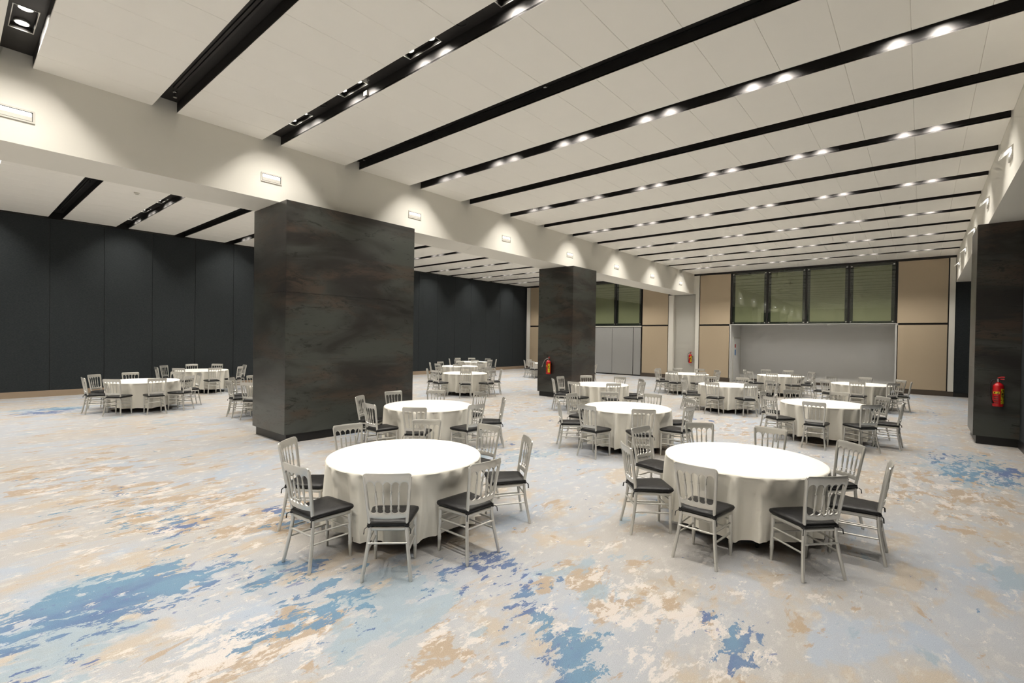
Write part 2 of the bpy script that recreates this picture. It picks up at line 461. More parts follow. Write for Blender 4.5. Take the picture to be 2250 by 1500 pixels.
# solid backing behind everything except the alcove
bp('wall_core', 'trim_black', WX - .3, AX0 - .10, .30, .45, 0, ZS)
bp('wall_core', 'trim_black', AX1 + .10, RXR, .30, .45, 0, ZS)
bp('wall_core', 'trim_black', AX0 - .10, AX1 + .10, .30, .45, ZG + .12, ZS)
bp('wall_core', 'trim_black', LX0, LX1, .10, .30, 0, ZS)
# beige panels, pairs above and below the black joint
for x0, x1 in ((-20.11, LX0 - .06), (LX1 + .06, -10.56), (-8.87, AX0 - .05), (AX1 + .05, .77)):
    bp('beige_panel', 'beige_panel', x0 + .012, x1 - .012, 0, .05, .2, ZG - .055)
    bp('beige_panel', 'beige_panel', x0 + .012, x1 - .012, 0, .05, ZG + .03, ZC - .10)
    bp('panel_backing', 'trim_black', x0 - .04, x1 + .04, .05, .29, 0, ZC)
# white pilaster strips and the grey niche between the bays
for x0, x1 in ((-20.40, -20.13), (-10.53, -10.26), (-9.08, -8.90), (.80, .972)):
    bp('pilaster', 'wall_white', x0, x1, -.02, .28, 0, ZC - .03 if x0 > -10 or x0 < -20 else ZB)
bp('pilaster', 'wall_white', -9.176, -9.08, -.02, .28, ZB, ZC - .03)
bp('niche_panel', 'wall_grey', -10.26, -9.08, .16, .29, 0, ZB)
bp('corner_panel', 'wall_fabric', .972, WRX, .0, .28, .17, ZB)
bp('corner_panel', 'wall_fabric', WX, -20.40, .0, .28, .17, ZC)
tag(box('trim_2', 'trim_black', WX, BXL, YB - .03, YB + .04, ZC - .09, ZC - .002), kind='structure')
tag(box('trim_3', 'trim_black', BX, RX, YB - .03, YB + .04, ZC - .09, ZC - .002), kind='structure')
for k, (x0, x1) in enumerate(((-20.4, LX0 - .06), (LX1 + .02, -8.88), (-8.88, AX0 - .03), (AX1 + .03, .972), (.972, WRX))):
    tag(box('baseboard_back', 'baseboard_dark' if k < 4 else 'trim_black', x0, x1, YB - .035, YB + .10 if k != 1 else YB + .17, 0, .19 if k < 4 else .165), kind='structure')

# glazed panels with stand-off bolts
wn = [0]
bolt_mesh = MB().lathe([(.0, 0), (.032, 0), (.034, .006), (.034, .02), (.024, .03), (0, .03)], 12, cap=False).mesh('bolt', 'chrome', 40)
def window(x0, x1):
    wn[0] += 1
    z0, z1 = ZG + .02, ZC - .075
    w = tag(empty('window_%d' % wn[0], ((x0 + x1) / 2, YB, z0)), kind='structure')
    a = (x1 - x0) / 2; h = z1 - z0
    MB().box(-a, a, .075, .12, -.03, h).obj('backing_panel', 'frame_green', w)
    MB().box(-a + .15, a - .15, .06, .075, .10, h - .12).obj('green_panel', 'glass_green', w)
    MB().box(-a + .035, a - .035, 0, .012, 0.0, h - .02).obj('glass_pane', 'pane_glass', w)
    fr = MB()
    for s in (-1, 1): fr.box(min(s * a, s * (a - .035)), max(s * a, s * (a - .035)), .0, .075, -.03, h)
    fr.obj('mullion', 'trim_black', w)
    for sx in (-1, 1):
        for zz in (.07, h - .1):
            b = link('bolt', bolt_mesh, w, (sx * (a - .085), 0, zz)); b.rotation_euler[0] = PI / 2
for k in range(4): window(AX0 + k * (AX1 - AX0) / 4, AX0 + (k + 1) * (AX1 - AX0) / 4)
for k in range(4): window(LX0 + k * 1.6125, LX0 + (k + 1) * 1.6125)

# sliding door leaves below the side bay glazing
door = tag(empty('door_1', ((LX0 + LX1) / 2, YB + .03, 0)), kind='structure')
dx = [-12.14, -12.62, -13.95, -15.28, -16.61, -17.94, LX0 + .02]
for k in range(6):
    g = .03 if k == 0 else .008
    c = (LX0 + LX1) / 2
    box('door_leaf', 'door_grey', dx[k + 1] + g - c, dx[k] - .008 - c, 0, .045, .06, ZG - .09, door)
box('top_track', 'wall_grey', LX0 - (LX0 + LX1) / 2, LX1 - (LX0 + LX1) / 2, -.03, .06, ZG - .085, ZG - .03, door)
box('floor_track', 'trim_black', LX0 - (LX0 + LX1) / 2, LX1 - (LX0 + LX1) / 2, -.02, .06, 0, .055, door)

# alcove behind the main bay
al = tag(empty('wall_alcove', ((AX0 + AX1) / 2, YB, 0)), kind='structure')
hw = (AX1 - AX0) / 2; DEP = 1.65
box('alcove_back', 'alcove_white', -hw - .1, hw + .1, DEP, DEP + .1, 0, ZG + .12, al)
box('alcove_side', 'alcove_white', -hw - .09, -hw, .0, DEP, 0, ZG + .02, al)
box('alcove_side', 'alcove_white', hw, hw + .09, .0, DEP, 0, ZG + .02, al)
box('alcove_ceiling', 'alcove_white', -hw - .09, hw + .09, -.02, DEP + .1, ZG - .005, ZG + .02, al)
tag(box('baseboard_alcove', 'baseboard_dark', AX0, AX1, YB + DEP - .015, YB + DEP, 0, .12), kind='structure')
d2 = tag(empty('door_2', (AX0, YB + .85, 0)), kind='structure')
box('door_leaf', 'alcove_white', 0, .02, -.46, .72, .02, 2.18, d2)
box('door_frame', 'wall_grey', 0, .03, -.52, -.47, 0, 2.26, d2)
box('door_frame', 'wall_grey', 0, .03, .73, .78, 0, 2.26, d2)
box('door_frame', 'wall_grey', 0, .03, -.47, .73, 2.19, 2.26, d2)
tag(box('door_sign', 'sign_red', AX0 + .021, AX0 + .026, YB + .60, YB + .80, 1.72, 1.90), 'small red sign high on the alcove door', 'sign')
tag(box('door_sign', 'sign_blue', AX0 + .021, AX0 + .026, YB + .60, YB + .80, 1.34, 1.62), 'small blue notice below the red sign on alcove door', 'sign')

# ------------------------------------------------------------------ steel clad columns
def column(x0, x1, y0, y1, label):
    c = tag(empty('column', ((x0 + x1) / 2, (y0 + y1) / 2, 0)), label, 'column', 'steel clad columns')
    a, b = (x1 - x0) / 2, (y1 - y0) / 2; zt = ZB - .002; pz = .165; t = .008
    MB().box(-a + .05, a - .05, -b + .05, b - .05, 0, pz).obj('plinth', 'trim_black', c)
    MB().box(-a + t, a - t, -b + t, b - t, pz + .004, zt).obj('core', 'trim_black', c)
    zs = [pz, 1.55, 2.80, zt]
    for k in range(3):
        z0, z1 = zs[k] + .002, zs[k + 1] - .002
        for s in (-1, 1):
            p = MB().box(-a + t + .001, a - t - .001, 0, t, 0, z1 - z0).obj('steel_plate', 'blackened_steel', c, None, (0, -b if s < 0 else b - t, z0))
            p = MB().box(0, t, -b, b, 0, z1 - z0).obj('steel_plate', 'blackened_steel', c, None, (-a if s < 0 else a - t, 0, z0))
    return c
column(-10.283, -8.873, 4.054, 6.965, 'widest blackened steel column, left of the nearest tables')
column(-10.368, -8.934, 13.656, 15.152, 'dark steel column in the middle distance with a red extinguisher')
column(.833, 2.26, 13.70, 15.15, 'dark steel column at the right edge of the room')

# ------------------------------------------------------------------ recessed twin downlights in the lit slots
lamp_data = bpy.data.lights.new('downlight', 'SPOT')
lamp_data.energy = LAMP_W; lamp_data.color = LAMP_COL; lamp_data.spot_size = math.radians(138); lamp_data.spot_blend = 1.0; lamp_data.shadow_soft_size = .045
def twin_downlight():
    t = empty('twin_downlight')                 # origin at the mouth of the housing
    d = ZL - ZS; h = MB()
    h.box(-.318, .318, -.112, -.104, -.006, .0).box(-.318, .318, .104, .112, -.006, 0).box(-.318, -.308, -.104, .104, -.006, 0).box(.308, .318, -.104, .104, -.006, 0)
    h.obj('frame', 'lamp_ring', t)
    q = MB()
    q.box(-.309, .309, -.105, -.101, 0, d).box(-.309, .309, .101, .105, 0, d).box(-.309, -.305, -.101, .101, 0, d).box(.305, .309, -.101, .101, 0, d).box(-.309, .309, -.105, .105, d, d + .004)
    q.obj('housing', 'slot_black', t)
    for s in (-1, 1):
        r = MB().lathe([(.074, 0), (.074, -.022), (.064, -.028), (.060, -.020), (.060, 0)], 20, cap=False).obj('lamp_ring', 'lamp_ring', t, 40, (s * .205, 0, d - .001))
        MB().lathe([(.059, -.014), (.0, -.014)], 20, cap=False).obj('lamp_face', 'lamp_glow', r, None)
    return t
TW = twin_downlight()
ORD = ['first', 'second', 'third', 'fourth', 'fifth', 'sixth', 'seventh', 'eighth', 'ninth']
# build the fixtures first without lights so copies stay clean
def all_downlights():
    first = True
    specs = []
    for hall, xs in (('main hall', MAIN_X), ('side hall', SIDE_X)):
        for i in range(-4, 15, 2):
            for n, x in enumerate(xs): specs.append((hall, i, n, x))
    for hall, i, n, x in specs:
        o = TW if first else copy_tree(TW); first = False
        o.location = (x, S0 + i * SP + SW / 2, ZS)
        where = '%s lit slot from viewpoint' % ORD[i // 2] if i >= 0 else '%s lit slot behind viewpoint' % ORD[-i // 2 - 1]
        tag(o, '%s twin downlight from middle beam in %s, %s' % (ORD[n], where, hall), 'downlight', 'twin downlights in the ceiling slots')
        lights.append(o)
    for o in lights:
        for dxx in (-.205, .205):
            l = bpy.data.objects.new('spot_beam', lamp_data); COL.objects.link(l); l.parent = o; l.location = (dxx, 0, ZL - ZS - .032)
lights = []
all_downlights()

# alcove downlights
ad = bpy.data.lights.new('alcove_spot', 'SPOT'); ad.energy = ALCOVE_W; ad.color = (1.0, .975, .95); ad.spot_size = math.radians(140); ad.spot_blend = .8; ad.shadow_soft_size = .05
for n, x in enumerate((-6.35, -4.79, -3.23, -1.67)):
    o = tag(empty('alcove_downlight', (x, YB + .42, ZG - .005)), '%s round downlight from the left in the alcove ceiling' % ORD[n], 'downlight', 'alcove downlights')
    r = MB().lathe([(.075, 0), (.075, -.012), (.06, -.016), (.055, -.006), (.055, 0)], 20, cap=False).obj('lamp_ring', 'lamp_ring', o, 40)
    MB().lathe([(.054, -.008), (0, -.008)], 20, cap=False).obj('lamp_face', 'alcove_glow', o)
    l = bpy.data.objects.new('spot_beam', ad); COL.objects.link(l); l.parent = o; l.location = (0, 0, -.03)

# ------------------------------------------------------------------ emergency lights on the beams
def wall_light():
    t = empty('wall_light')                     # local +x points away from the wall
    f = MB()
    f.box(0, .016, -.185, .185, .062, .082).box(0, .016, -.185, .185, -.082, -.062).box(0, .016, -.185, -.165, -.062, .062).box(0, .016, .165, .185, -.062, .062)
    f.obj('frame', 'box_white', t)
    g = MB()
    g.box(0, .010, -.165, .165, .056, .062).box(0, .010, -.165, .165, -.062, -.056).box(0, .010, -.165, -.158, -.056, .056).box(0, .010, .158, .165, -.056, .056)
    g.obj('shadow_gap', 'trim_black', t)
    MB().box(0, .012, -.158, .158, -.056, .0).obj('cover', 'box_white', t)
    MB().add([(0, -.15, .002), (0, .15, .002), (.014, .15, .002), (.014, -.15, .002), (0, -.15, .052), (0, .15, .052), (.008, .15, .052), (.008, -.15, .052)],
             [(0, 3, 2, 1), (4, 5, 6, 7), (2, 3, 7, 6), (0, 1, 5, 4), (1, 2, 6, 5), (0, 4, 7, 3)]).obj('tube', 'sconce_glow', t)
    return t
WL = wall_light(); first = True
for n, i in enumerate(range(0, 15, 2)):
    o = WL if first else copy_tree(WL); first = False
    o.location = (BX, S0 + i * SP + SW / 2, 4.87)
    tag(o, '%s wall light from viewpoint recessed in the middle beam' % ORD[n], 'wall light', 'lights along the middle beam')
for n, i in enumerate(range(6, 15, 2)):
    o = copy_tree(WL); o.location = (RX, S0 + i * SP + SW / 2, 4.92); o.rotation_euler[2] = PI
    h = MB().add([(0, -.19, .10), (0, .19, .10), (.13, .17, -.02), (.13, -.17, -.02), (0, -.19, .085), (0, .19, .085), (.125, .17, -.035), (.125, -.17, -.035)],
                 [(0, 1, 2, 3), (7, 6, 5, 4), (0, 4, 5, 1), (1, 5, 6, 2), (2, 6, 7, 3), (3, 7, 4, 0)]).obj('hood', 'box_white', o)
    tag(o, '%s hooded wall light from viewpoint on the right beam' % ORD[n], 'wall light', 'lights along the right beam')

# ------------------------------------------------------------------ sprinklers, speakers and small ceiling fittings
def sprinkler():
    t = empty('sprinkler')
    MB().lathe([(.0, .0), (.034, 0), (.03, -.012), (.014, -.016), (.012, -.05)], 12, cap=False).obj('escutcheon', 'chrome', t, 40)
    MB().box(-.018, -.012, -.004, .004, -.085, -.045).box(.012, .018, -.004, .004, -.085, -.045).obj('yoke', 'chrome', t)
    MB().lathe([(0, -.084), (.026, -.084), (.026, -.088), (0, -.088)], 12, cap=False).obj('deflector', 'chrome', t, 40)
    return t
SPK = sprinkler(); first = True
for xs, hall in (((-8.79, -4.19, .45), 'main hall'), ((-15.37, -19.6), 'side hall')):
    for i in range(1, 15, 2):
        for n, x in enumerate(xs):
            o = SPK if first else copy_tree(SPK); first = False
            o.location = (x, S0 + i * SP + .20, ZS + .01)
            tag(o, '%s chrome sprinkler from the middle beam in %s dark slot, %s' % (ORD[n] if (hall == 'side hall' or True) else '', ORD[i // 2], hall), 'sprinkler', 'sprinkler heads in the dark slots')
def speaker():
    t = empty('recessed_speaker')
    MB().lathe([(.085, 0), (.085, -.01), (.072, -.012), (.07, -.004)], 24, cap=False).obj('bezel', 'slot_black', t, 40)
    MB().lathe([(.07, -.005), (0, -.005)], 24, cap=False).obj('grille', 'trim_black', t)
    return t
SK = speaker(); first = True
for x, i, lab in ((-7.36, 2, 'black round speaker near the beam in the second lit slot'), (-4.17, 2, 'black round speaker mid span in the second lit slot'),
                  (-.6, 4, 'black round speaker by the right end of the third lit slot'), (-7.3, 4, 'black round speaker near the beam in the third lit slot'),
                  (-.6, 6, 'black round speaker by the right end of the fourth lit slot')):
    o = SK if first else copy_tree(SK); first = False
    o.location = (x, S0 + i * SP + SW / 2, ZS); tag(o, lab, 'speaker', 'recessed speakers')
sb = tag(empty('sensor_box', (-6.35, S0 + 2 * SP + SW, 5.6)), 'small white sensor box inside the second lit ceiling slot', 'sensor')
MB().box(-.04, .04, -.03, 0, -.03, .03).obj('case', 'box_white', sb); MB().lathe([(.012, 0), (.008, -.006), (0, -.008)], 10, cap=False).obj('lens', 'trim_black', sb, 40, (0, -.015, -.03))
sd = tag(empty('smoke_detector', (-15.15, 3.16, ZC)), 'small round smoke detector on the side hall ceiling', 'detector')
MB().lathe([(0, 0), (.06, 0), (.06, -.018), (.045, -.03)], 20, cap=False).obj('base', 'box_white', sd, 40)
MB().lathe([(.045, -.03), (.03, -.045), (0, -.047)], 20, cap=False).obj('chamber', 'wall_grey', sd, 40)

# ------------------------------------------------------------------ fire extinguishers
def extinguisher(loc, rz, label, hose_out):
    t = tag(empty('fire_extinguisher', loc, rz), label, 'extinguisher', 'fire extinguishers')   # local -y points into the room
    c = (0, -.10, 0); r = .082
    MB().lathe([(0, 0), (r - .012, 0), (r, .012), (r, .40), (r - .01, .435), (r - .035, .462), (.028, .472), (.026, .49), (0, .49)], 24, c, cap=False).obj('cylinder', 'red_paint', t, 40)
    def patch(name, m, a0, a1, z0, z1):
        n = 10; v = []; f = []
        for z in (z0, z1):
            for i in range(n + 1):
                a = a0 + (a1 - a0) * i / n; v.append((c[0] + (r + .002) * math.cos(a), c[1] + (r + .002) * math.sin(a), z))
        for i in range(n): f.append((i, i + 1, n + 2 + i, n + 1 + i))
        return MB().add(v, f).obj(name, m, t, 40)
    R = math.radians
    patch('label', 'label_yellow', R(-68), R(-12), .06, .36)
    patch('label_band', 'label_yellow', R(-150), R(-80), .255, .30)
    for k in range(4): patch('print', 'print_black', R(-140), R(-92), .07 + k * .04, .085 + k * .04)
    MB().lathe([(.022, .49), (.022, .515), (.03, .52), (.03, .55), (.02, .556), (0, .556)], 16, c, cap=False).obj('valve', 'chrome', t, 40)
    MB().tube([(-.01, -.10, .565), (.03, -.115, .585), (.085, -.14, .59)], .012, .006, 8).obj('lever', 'red_paint', t, 50)
    MB().tube([(0, -.10, .545), (.04, -.115, .548), (.08, -.135, .545)], .010, .006, 8).obj('carry_handle', 'red_paint', t, 50)
    if hose_out: P = [(-.02, -.10, .535), (-.08, -.11, .53), (-.14, -.12, .48), (-.19, -.13, .39), (-.225, -.135, .29)]
    else: P = [(-.02, -.10, .535), (-.08, -.115, .53), (-.112, -.125, .47), (-.116, -.13, .36), (-.11, -.14, .22), (-.095, -.15, .12)]
    h = MB().tube(P, .010, None, 8).obj('hose', 'hose_grey' if hose_out else 'hose_black', t, 50)
    e = Vector(P[-1]); d = (e - Vector(P[-2])).normalized()
    MB().rod(e - d * .01, e + d * .06, [(0, .012), (.2, .015), (1, .018)], 10).obj('nozzle', 'hose_grey' if hose_out else 'hose_black', h, 40)
    MB().box(-.03, .03, -.03, 0, .30, .42).box(-.09, .09, -.035, -.025, .33, .36).obj('bracket', 'leg_black', t)
extinguisher((-9.83, 13.654, .80), 0, 'red fire extinguisher with loose hose on middle dark column', True)
extinguisher((1.18, 13.698, .80), 0, 'red fire extinguisher with yellow label on right column', False)
extinguisher((-9.34, YB + .158, .86), 0, 'red fire extinguisher on grey niche at the back wall', False)

# ------------------------------------------------------------------ chairs
def spline(P, n):
    """Catmull-Rom through points"""
    P = [Vector(p) for p in P]; Q = [P[0] * 2 - P[1]] + P + [P[-1] * 2 - P[-2]]; out = []
    for k in range(1, len(Q) - 2):
        for i in range(n):
            t = i / n; a, b, c, d = Q[k - 1], Q[k], Q[k + 1], Q[k + 2]
            out.append(.5 * ((2 * b) + (c - a) * t + (2 * a - 5 * b + 4 * c - d) * t * t + (3 * b - a - 3 * c + d) * t ** 3))
    out.append(P[-1]); return out
def backx(z):   # half width between post centres at height z
    return .150 + (.186 - .150) * max(0, (z - .43)) / .44
def backy(z):   # lean of the back
    u = max(0, (z - .43)) / .44
    return -.178 - .055 * u - .012 * u * u
BOW = .022
def plate(z_lo, z_hi, half, thick, n=70):
    """curved board in the plane of the back; z_lo, z_hi functions of s in -1..1"""
    mb = MB(); v = []; f = []; m = 7
    for side in (0, 1):
        for i in range(n + 1):
            s = -1 + 2 * i / n
            for k in range(m):
                z = z_lo(s) + (z_hi(s) - z_lo(s)) * k / (m - 1)
                edge = .003 if k in (0, m - 1) else 0
                yy = backy(z) - BOW * (1 - s * s) + (thick / 2 - edge) * (1 if side else -1)
                v.append((s * half(z), yy, z))
    N = (n + 1) * m
    for i in range(n):
        for k in range(m - 1):
            a = i * m + k; f.append((a, a + m, a + m + 1, a + 1)); b = a + N; f.append((b, b + 1, b + m + 1, b + m))
        a = i * m; f.append((a, a + N, a + N + m, a + m)); a = i * m + m - 1; f.append((a, a + m, a + N + m, a + N))
    for i in (0, n):
        for k in range(m - 1):
            a = i * m + k
            f.append((a, a + 1, a + 1 + N, a + N) if i == 0 else (a, a + N, a + 1 + N, a + 1))
    return mb.add(v, f)
INNER = .90        # inner span of the arcade as a fraction of the half width
def arch(s):       # 0 at the cusps, 1 at the crown of each of five arches
    if abs(s) >= INNER: return 0.
    u = (s + INNER) / (2 * INNER) * 5; u = (u - math.floor(u)) * 2 - 1
    return math.sqrt(max(0, 1 - u * u))
def make_chair():
    t = empty('banquet_chair')
    SV = 'silver_paint'
    # rear posts, splayed feet and raked back in one sweep
    for s in (-1, 1):
        P = spline([(s * .198, -.238, .0), (s * .180, -.212, .14), (s * .160, -.186, .30), (s * .150, -.178, .43), (s * backx(.60), backy(.60), .60), (s * backx(.76), backy(.76), .76), (s * backx(.868), backy(.868), .868)], 5)
        n = len(P); rx = [.0155 if p.z < .45 else .0135 for p in P]; ry = [.0155 if p.z < .45 else .0165 for p in P]
        rx[0] = ry[0] = .0125
        MB().tube(P, rx, ry, 10).obj('rear_post', SV, t, 50)
    for s in (-1, 1):
        MB().rod((s * .176, .186, 0), (s * .172, .176, .415), [(0, .0115), (.12, .014), (.26, .0165), (.28, .0195), (.30, .0165), (.33, .0195), (.35, .016), (.62, .0165), (.85, .0175), (1, .018)], 10).obj('front_leg', SV, t, 50)
    # crest rail with scalloped underside
    def zh(s):
        e = max(0, (abs(s) - .86) / .14); return .893 - .030 * (1 - math.sqrt(max(0, 1 - e * e)))
    crest = plate(lambda s: .778 + .046 * arch(s), zh, lambda z: backx(z) + .010, .020)
    crest.obj('crest_rail', SV, t, 50)
    lower = plate(lambda s: .508 + .004 * s * s, lambda s: .582 - .030 * arch(s), lambda z: backx(z) + .004, .018)
    lower.obj('lower_rail', SV, t, 50)
    for k in range(4):
        s = -INNER + 2 * INNER * (k + 1) / 5
        def pt(z): return Vector((s * backx(z), backy(z) - BOW * (1 - s * s), z))
        MB().rod(pt(.570), pt(.796), [(0, .0065), (.06, .0075), (.09, .0115), (.12, .0075), (.15, .0105), (.18, .0075), (.24, .0065), (.42, .0105), (.55, .0100), (.70, .0065), (.73, .0105), (.77, .0065), (1, .0055)], 8).obj('spindle', SV, t, 50)
    # seat frame
    def outline(grow, n=6):
        pts = []
        cs = [(-.155 - grow, -.185 - grow, .02), (.155 + grow, -.185 - grow, .02), (.200 + grow, .200 + grow, .055), (-.200 - grow, .200 + grow, .055)]
        L = len(cs)
        for i, (x, y, r) in enumerate(cs):
            p = Vector((x, y)); a = (Vector(cs[i - 1][:2]) - p).normalized(); b = (Vector(cs[(i + 1) % L][:2]) - p).normalized()
            for k in range(n + 1):
                u = k / n; pts.append(p + a * r * (1 - u) ** 2 + b * r * u ** 2)
        return pts
    def slab(name, m, layers, parent, smooth=60):
        v = []; f = []; n = None
        for g, z, dome in layers:
            o = outline(g); n = len(o); v += [(q.x, q.y, z) for q in o]
        for k in range(len(layers) - 1):
            for i in range(n):
                j = (i + 1) % n; f.append((k * n + i, k * n + j, (k + 1) * n + j, (k + 1) * n + i))
        f.append(tuple(range(n - 1, -1, -1))); top = len(layers) - 1
        f.append(tuple(top * n + i for i in range(n)))
        return MB().add(v, f).obj(name, m, parent, smooth)
    slab('seat_frame', SV, [(-.006, .398, 0), (.0, .404, 0), (.0, .426, 0), (-.006, .432, 0)], t)
    cu = slab('cushion', 'vinyl_black', [(-.012, .432, 0), (.008, .440, 0), (.014, .455, 0), (.010, .470, 0), (-.008, .479, 0), (-.05, .485, 0), (-.10, .488, 0)], t)
    for s in (-1, 1):
        tm = MB().tube([(s * (.150 + .020 * math.cos(a)), -.178 + .022 * math.sin(a), .440 + .003 * math.sin(2 * a)) for a in [k * PI / 6 for k in range(13)]], .004, .009, 6, (0, 0, 1))
        tm.tube([(s * .168, -.200, .438), (s * .186, -.215, .425), (s * .190, -.218, .385)], .003, .006, 6)
        tm.obj('tie', 'tie_black', cu, 60)
    # stretchers
    ring = [(0, .0075), (.07, .0085), (.1, .0105), (.13, .0085), (.5, .0095), (.87, .0085), (.9, .0105), (.93, .0085), (1, .0075)]
    def rx_(z): return .198 + (.150 - .198) * min(1, z / .43) - .006 * math.sin(PI * min(1, z / .43))
    def ry_(z): return -.238 + (-.178 + .238) * min(1, z / .43)
    for s in (-1, 1):
        for z in (.225, .315):
            MB().rod((s * rx_(z), ry_(z), z), (s * .174, .181, z - .01), ring, 8).obj('side_stretcher', SV, t, 50)
    for z in (.26, .34): MB().rod((-.174, .181, z), (.174, .181, z), ring, 8).obj('front_stretcher', SV, t, 50)
    MB().rod((-rx_(.30), ry_(.30), .30), (rx_(.30), ry_(.30), .30), ring, 8).obj('back_stretcher', SV, t, 50)
    return t
CH = make_chair()

# ------------------------------------------------------------------ tables and cloths
TABLES = {
'T1': ((-4.18, 3.2), [(-0.8, 1.2), (51.8, 1.34), (91.4, 1.33), (131.0, 1.37), (175.7, 1.31), (222.3, 1.25), (275.2, 1.25), (316.4, 1.24)]),
'T2': ((-1.46, 5.62), [(3.6, 1.26), (48.2, 1.31), (90.9, 1.36), (127.9, 1.35), (172.0, 1.29), (224.0, 1.29), (266.8, 1.26), (316.3, 1.21)]),
'T3': ((-6.93, 5.81), [(0.2, 1.25), (44.1, 1.4), (89.1, 1.34), (132.7, 1.31), (173.2, 1.31), (217.3, 1.3), (268.8, 1.24), (310.6, 1.29)]),
'T4': ((-4.21, 8.34), [(-2.8, 1.21), (47.9, 1.27), (92.4, 1.27), (134.0, 1.28), (178.0, 1.27), (223.4, 1.31), (265.5, 1.27), (309.1, 1.28)]),
'T5': ((-6.96, 12.09), [(-0.0, 1.3), (48.4, 1.25), (92.2, 1.31), (138.5, 1.31), (182.0, 1.33), (222.0, 1.34), (268.1, 1.29), (316.2, 1.29)]),
'T6': ((-4.33, 14.91), [(3.1, 1.31), (44.2, 1.31), (86.9, 1.3), (129.1, 1.28), (179.7, 1.26), (220.8, 1.31), (268.5, 1.27), (313.4, 1.26)]),
'T7': ((-1.54, 11.95), [(-2.5, 1.3), (45.7, 1.34), (84.1, 1.33), (127.5, 1.28), (175.8, 1.21), (229.3, 1.27), (270.6, 1.3), (312.0, 1.28)]),
'T8': ((-6.95, 18.75), [(-4.6, 1.22), (47.8, 1.26), (87.3, 1.29), (126.2, 1.27), (173.8, 1.24), (227.6, 1.24), (268.0, 1.28), (312.6, 1.27)]),
'T9': ((-4.13, 20.88), [(-7.7, 1.15), (44.9, 1.28), (88.7, 1.28), (126.1, 1.26), (180.0, 1.28), (226.8, 1.25), (268.8, 1.28), (305.8, 1.25)]),
'T10': ((-1.43, 18.61), [(2.2, 1.22), (42.9, 1.31), (89.7, 1.28), (134.3, 1.28), (180.0, 1.28), (228.0, 1.26), (270.9, 1.27), (311.9, 1.26)]),
'T11': ((-12.47, 12.12), [(2.5, 1.28), (47.4, 1.31), (91.3, 1.29), (135.5, 1.28), (183.7, 1.31), (225.0, 1.35), (263.9, 1.31), (316.8, 1.28)]),
'T12': ((-15.69, 14.93), [(3.8, 1.29), (45.0, 1.28), (89.3, 1.28), (136.7, 1.28), (181.0, 1.29), (224.2, 1.33), (268.4, 1.28), (312.1, 1.28)]),
'T13': ((-18.29, 18.3), [(0.9, 1.28), (44.9, 1.29), (91.7, 1.27), (136.2, 1.28), (174.3, 1.26), (222.5, 1.22), (277.1, 1.25), (320.4, 1.28)]),
'T14': ((-14.95, 20.61), [(0.0, 1.28), (45.0, 1.28), (90.0, 1.28), (135.0, 1.28), (180.4, 1.28), (224.9, 1.28), (265.9, 1.3), (315.0, 1.28)]),
'T15': ((-15.64, 3.43), [(0.3, 1.28), (40.6, 1.22), (91.6, 1.31), (131.3, 1.31), (180.9, 1.3), (222.0, 1.28), (271.4, 1.21), (319.4, 1.26)]),
'T16': ((-19.08, 5.84), [(-0.5, 1.27), (46.5, 1.28), (87.0, 1.37), (140.9, 1.28), (177.4, 1.29), (223.4, 1.29), (267.1, 1.31), (312.6, 1.28)]),
'T17': ((-12.64, 5.68), [(0.0, 1.28), (45.0, 1.28), (90.0, 1.28), (135.0, 1.28), (187.4, 1.31), (227.7, 1.21), (268.8, 1.23), (303.7, 1.31)]),
'T18': ((-12.4, 18.7), [(0.0, 1.28), (45.0, 1.28), (90.0, 1.28), (135.0, 1.28), (180.0, 1.28), (225.0, 1.28), (270.0, 1.28), (315.0, 1.28)]),
}
WHERE = {
'T1': 'nearest table left of centre', 'T2': 'nearest table right of centre', 'T3': 'table beside the widest column',
'T4': 'second nearest table behind right table', 'T5': 'table before the middle column', 'T6': 'table before the beige panel',
'T7': 'right table before the right column', 'T8': 'far table before the grey niche', 'T9': 'farthest table before the alcove',
'T10': 'far right table before the alcove', 'T11': 'nearest table seen between dark columns', 'T12': 'middle table seen between dark columns',
'T13': 'farthest table seen between dark columns', 'T14': 'table peeking left of middle column', 'T15': 'leftmost table by dark fabric wall',
'T16': 'table behind the leftmost table', 'T17': 'table half behind the widest column', 'T18': 'table hidden behind middle column'}
def make_table():
    t = empty('round_table')
    MB().lathe([(0, .700), (.765, .700), (.780, .705), (.780, .735), (.772, .742), (0, .742)], 48, cap=False).obj('tabletop', 'ply_top', t, 40)
    for s in (-1, 1):
        MB().tube([(s * .42, -.36, .700), (s * .40, -.36, .06), (s * .40, -.36, .0)], .016, None, 8).obj('leg', 'leg_black', t, 50)
        MB().tube([(s * .42, .36, .700), (s * .40, .36, .06), (s * .40, .36, .0)], .016, None, 8).obj('leg', 'leg_black', t, 50)
        MB().tube([(s * .405, -.36, .22), (s * .405, .36, .22)], .013, None, 8, (0, 0, 1)).obj('cross_bar', 'leg_black', t, 50)
        MB().tube([(s * .40, 0, .22), (s * .10, 0, .69)], .012, None, 8).obj('brace', 'leg_black', t, 50)
    return t
TB = make_table()
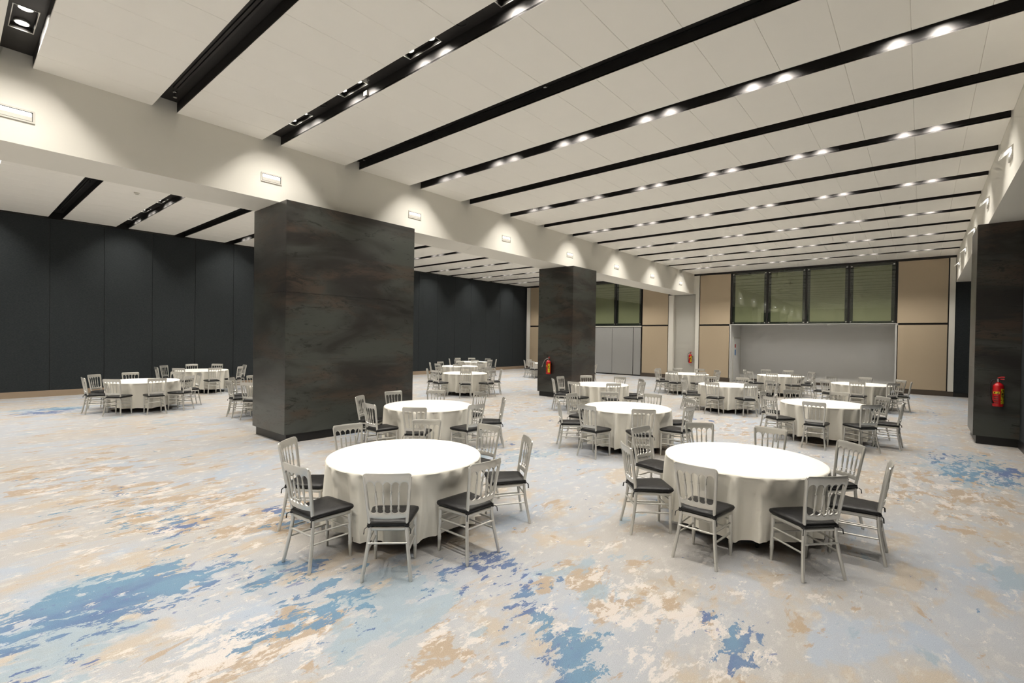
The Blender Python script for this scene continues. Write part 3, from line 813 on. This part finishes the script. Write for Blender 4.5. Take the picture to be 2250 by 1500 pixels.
def cloth_mesh(seed, chairs):
    """draped cloth with random folds; the seats tucked under the table press it inwards"""
    rnd = random.Random(seed)
    ridges = []
    g = rnd.uniform(0, .3); end = g + 2 * PI - .2
    while g < end:
        ridges.append((g, rnd.uniform(.045, .08), rnd.uniform(.115, .175)))
        g += rnd.uniform(.24, .44)
    n = 288; v = []; f = []; rings = []
    prof = [(0.3, 0, 0), (.6, 0, 0), (.76, 0, 0), (.784, -.001, 0), (.794, -.006, 0), (.800, -.016, 0)]
    drops = [.035, .06, .10, .15, .19, .225, .26, .32, .38, .44, .50, .555, .61, .635]
    v.append((0, 0, .752))
    def A(th):
        s = -.10
        for g, w, h in ridges:
            d = (th - g + PI) % (2 * PI) - PI
            s += h * math.exp(-(d / w) ** 2)
        return .05 * math.tanh(s / .05) if s > 0 else s
    amp = [A(2 * PI * i / n) for i in range(n)]
    hem = [.012 * math.sin(3 * 2 * PI * i / n + seed) + .010 * math.sin(7 * 2 * PI * i / n + 2 * seed) for i in range(n)]
    sway = [rnd.uniform(-.06, .06) for _ in range(9)]
    for r, dz, _ in prof:
        rings.append([(r * math.cos(2 * PI * i / n), r * math.sin(2 * PI * i / n), .752 + dz) for i in range(n)])
    def smooth(x, a, b):
        u = min(1, max(0, (x - a) / (b - a))); return u * u * (3 - 2 * u)
    def press(r, th, d):
        for a, dd in chairs:
            e = (th - a + PI) % (2 * PI) - PI
            if abs(e) > .6: continue
            lim = (dd - .240) / math.cos(e)
            if r > lim: r -= (r - lim) * smooth(d, .05, .225) * (1 - smooth(abs(r * math.sin(e)), .24, .33))
        return r
    for d in drops:
        t = d / .635; ring = []
        for i in range(n):
            th = 2 * PI * i / n + .05 * t * math.sin(5 * 2 * PI * i / n + seed) * t
            r = .800 + amp[i] * min(1, t * 1.1) ** .65
            r = press(r, th, d)
            ring.append((r * math.cos(th), r * math.sin(th), .752 - d + hem[i] * t * t))
        rings.append(ring)
    # turned hem
    last = rings[-1]; rings.append([(x * .992, y * .992, z + .002) for x, y, z in last]); rings.append([(x * .99, y * .99, z + .03) for x, y, z in last])
    for R in rings: v += R
    for i in range(n): f.append((0, 1 + i, 1 + (i + 1) % n))
    for k in range(len(rings) - 1):
        for i in range(n):
            j = (i + 1) % n; a = 1 + k * n
            f.append((a + i, a + n + i, a + n + j, a + j))
    return MB().add(v, f).mesh('tablecloth', 'cloth_white', 60)
SIDES = ['front', 'front right', 'right', 'back right', 'back', 'back left', 'left', 'front left']
first = True; chair_first = True
for q, (k, (c, ch)) in enumerate(TABLES.items()):
    o = TB if first else copy_tree(TB); first = False
    o.location = (c[0], c[1], 0); o.rotation_euler[2] = random.uniform(0, PI)
    tag(o, 'round folding table under white cloth, ' + WHERE[k], 'table', 'round banquet tables')
    cl = link('tablecloth', cloth_mesh(q * 3 + 1, [(math.radians(a), d - .250) for a, d in ch]), None, (c[0], c[1], 0))
    tag(cl, 'white floor length cloth draped over the ' + WHERE[k], 'tablecloth', 'white tablecloths')
    cam_ang = math.degrees(math.atan2(-c[1], -c[0]))
    for j, (a, d) in enumerate(ch):
        co = CH if chair_first else copy_tree(CH); chair_first = False
        ar = math.radians(a); dd = d - .250
        co.location = (c[0] + dd * math.cos(ar), c[1] + dd * math.sin(ar), 0)
        co.rotation_euler[2] = ar + PI / 2 + math.radians(random.uniform(-2.5, 2.5))
        side = SIDES[(j + round(-cam_ang / 45)) % 8]
        tag(co, 'silver spindle chair with black cushion, %s of %s' % (side, WHERE[k]), 'chair', 'silver banquet chairs')
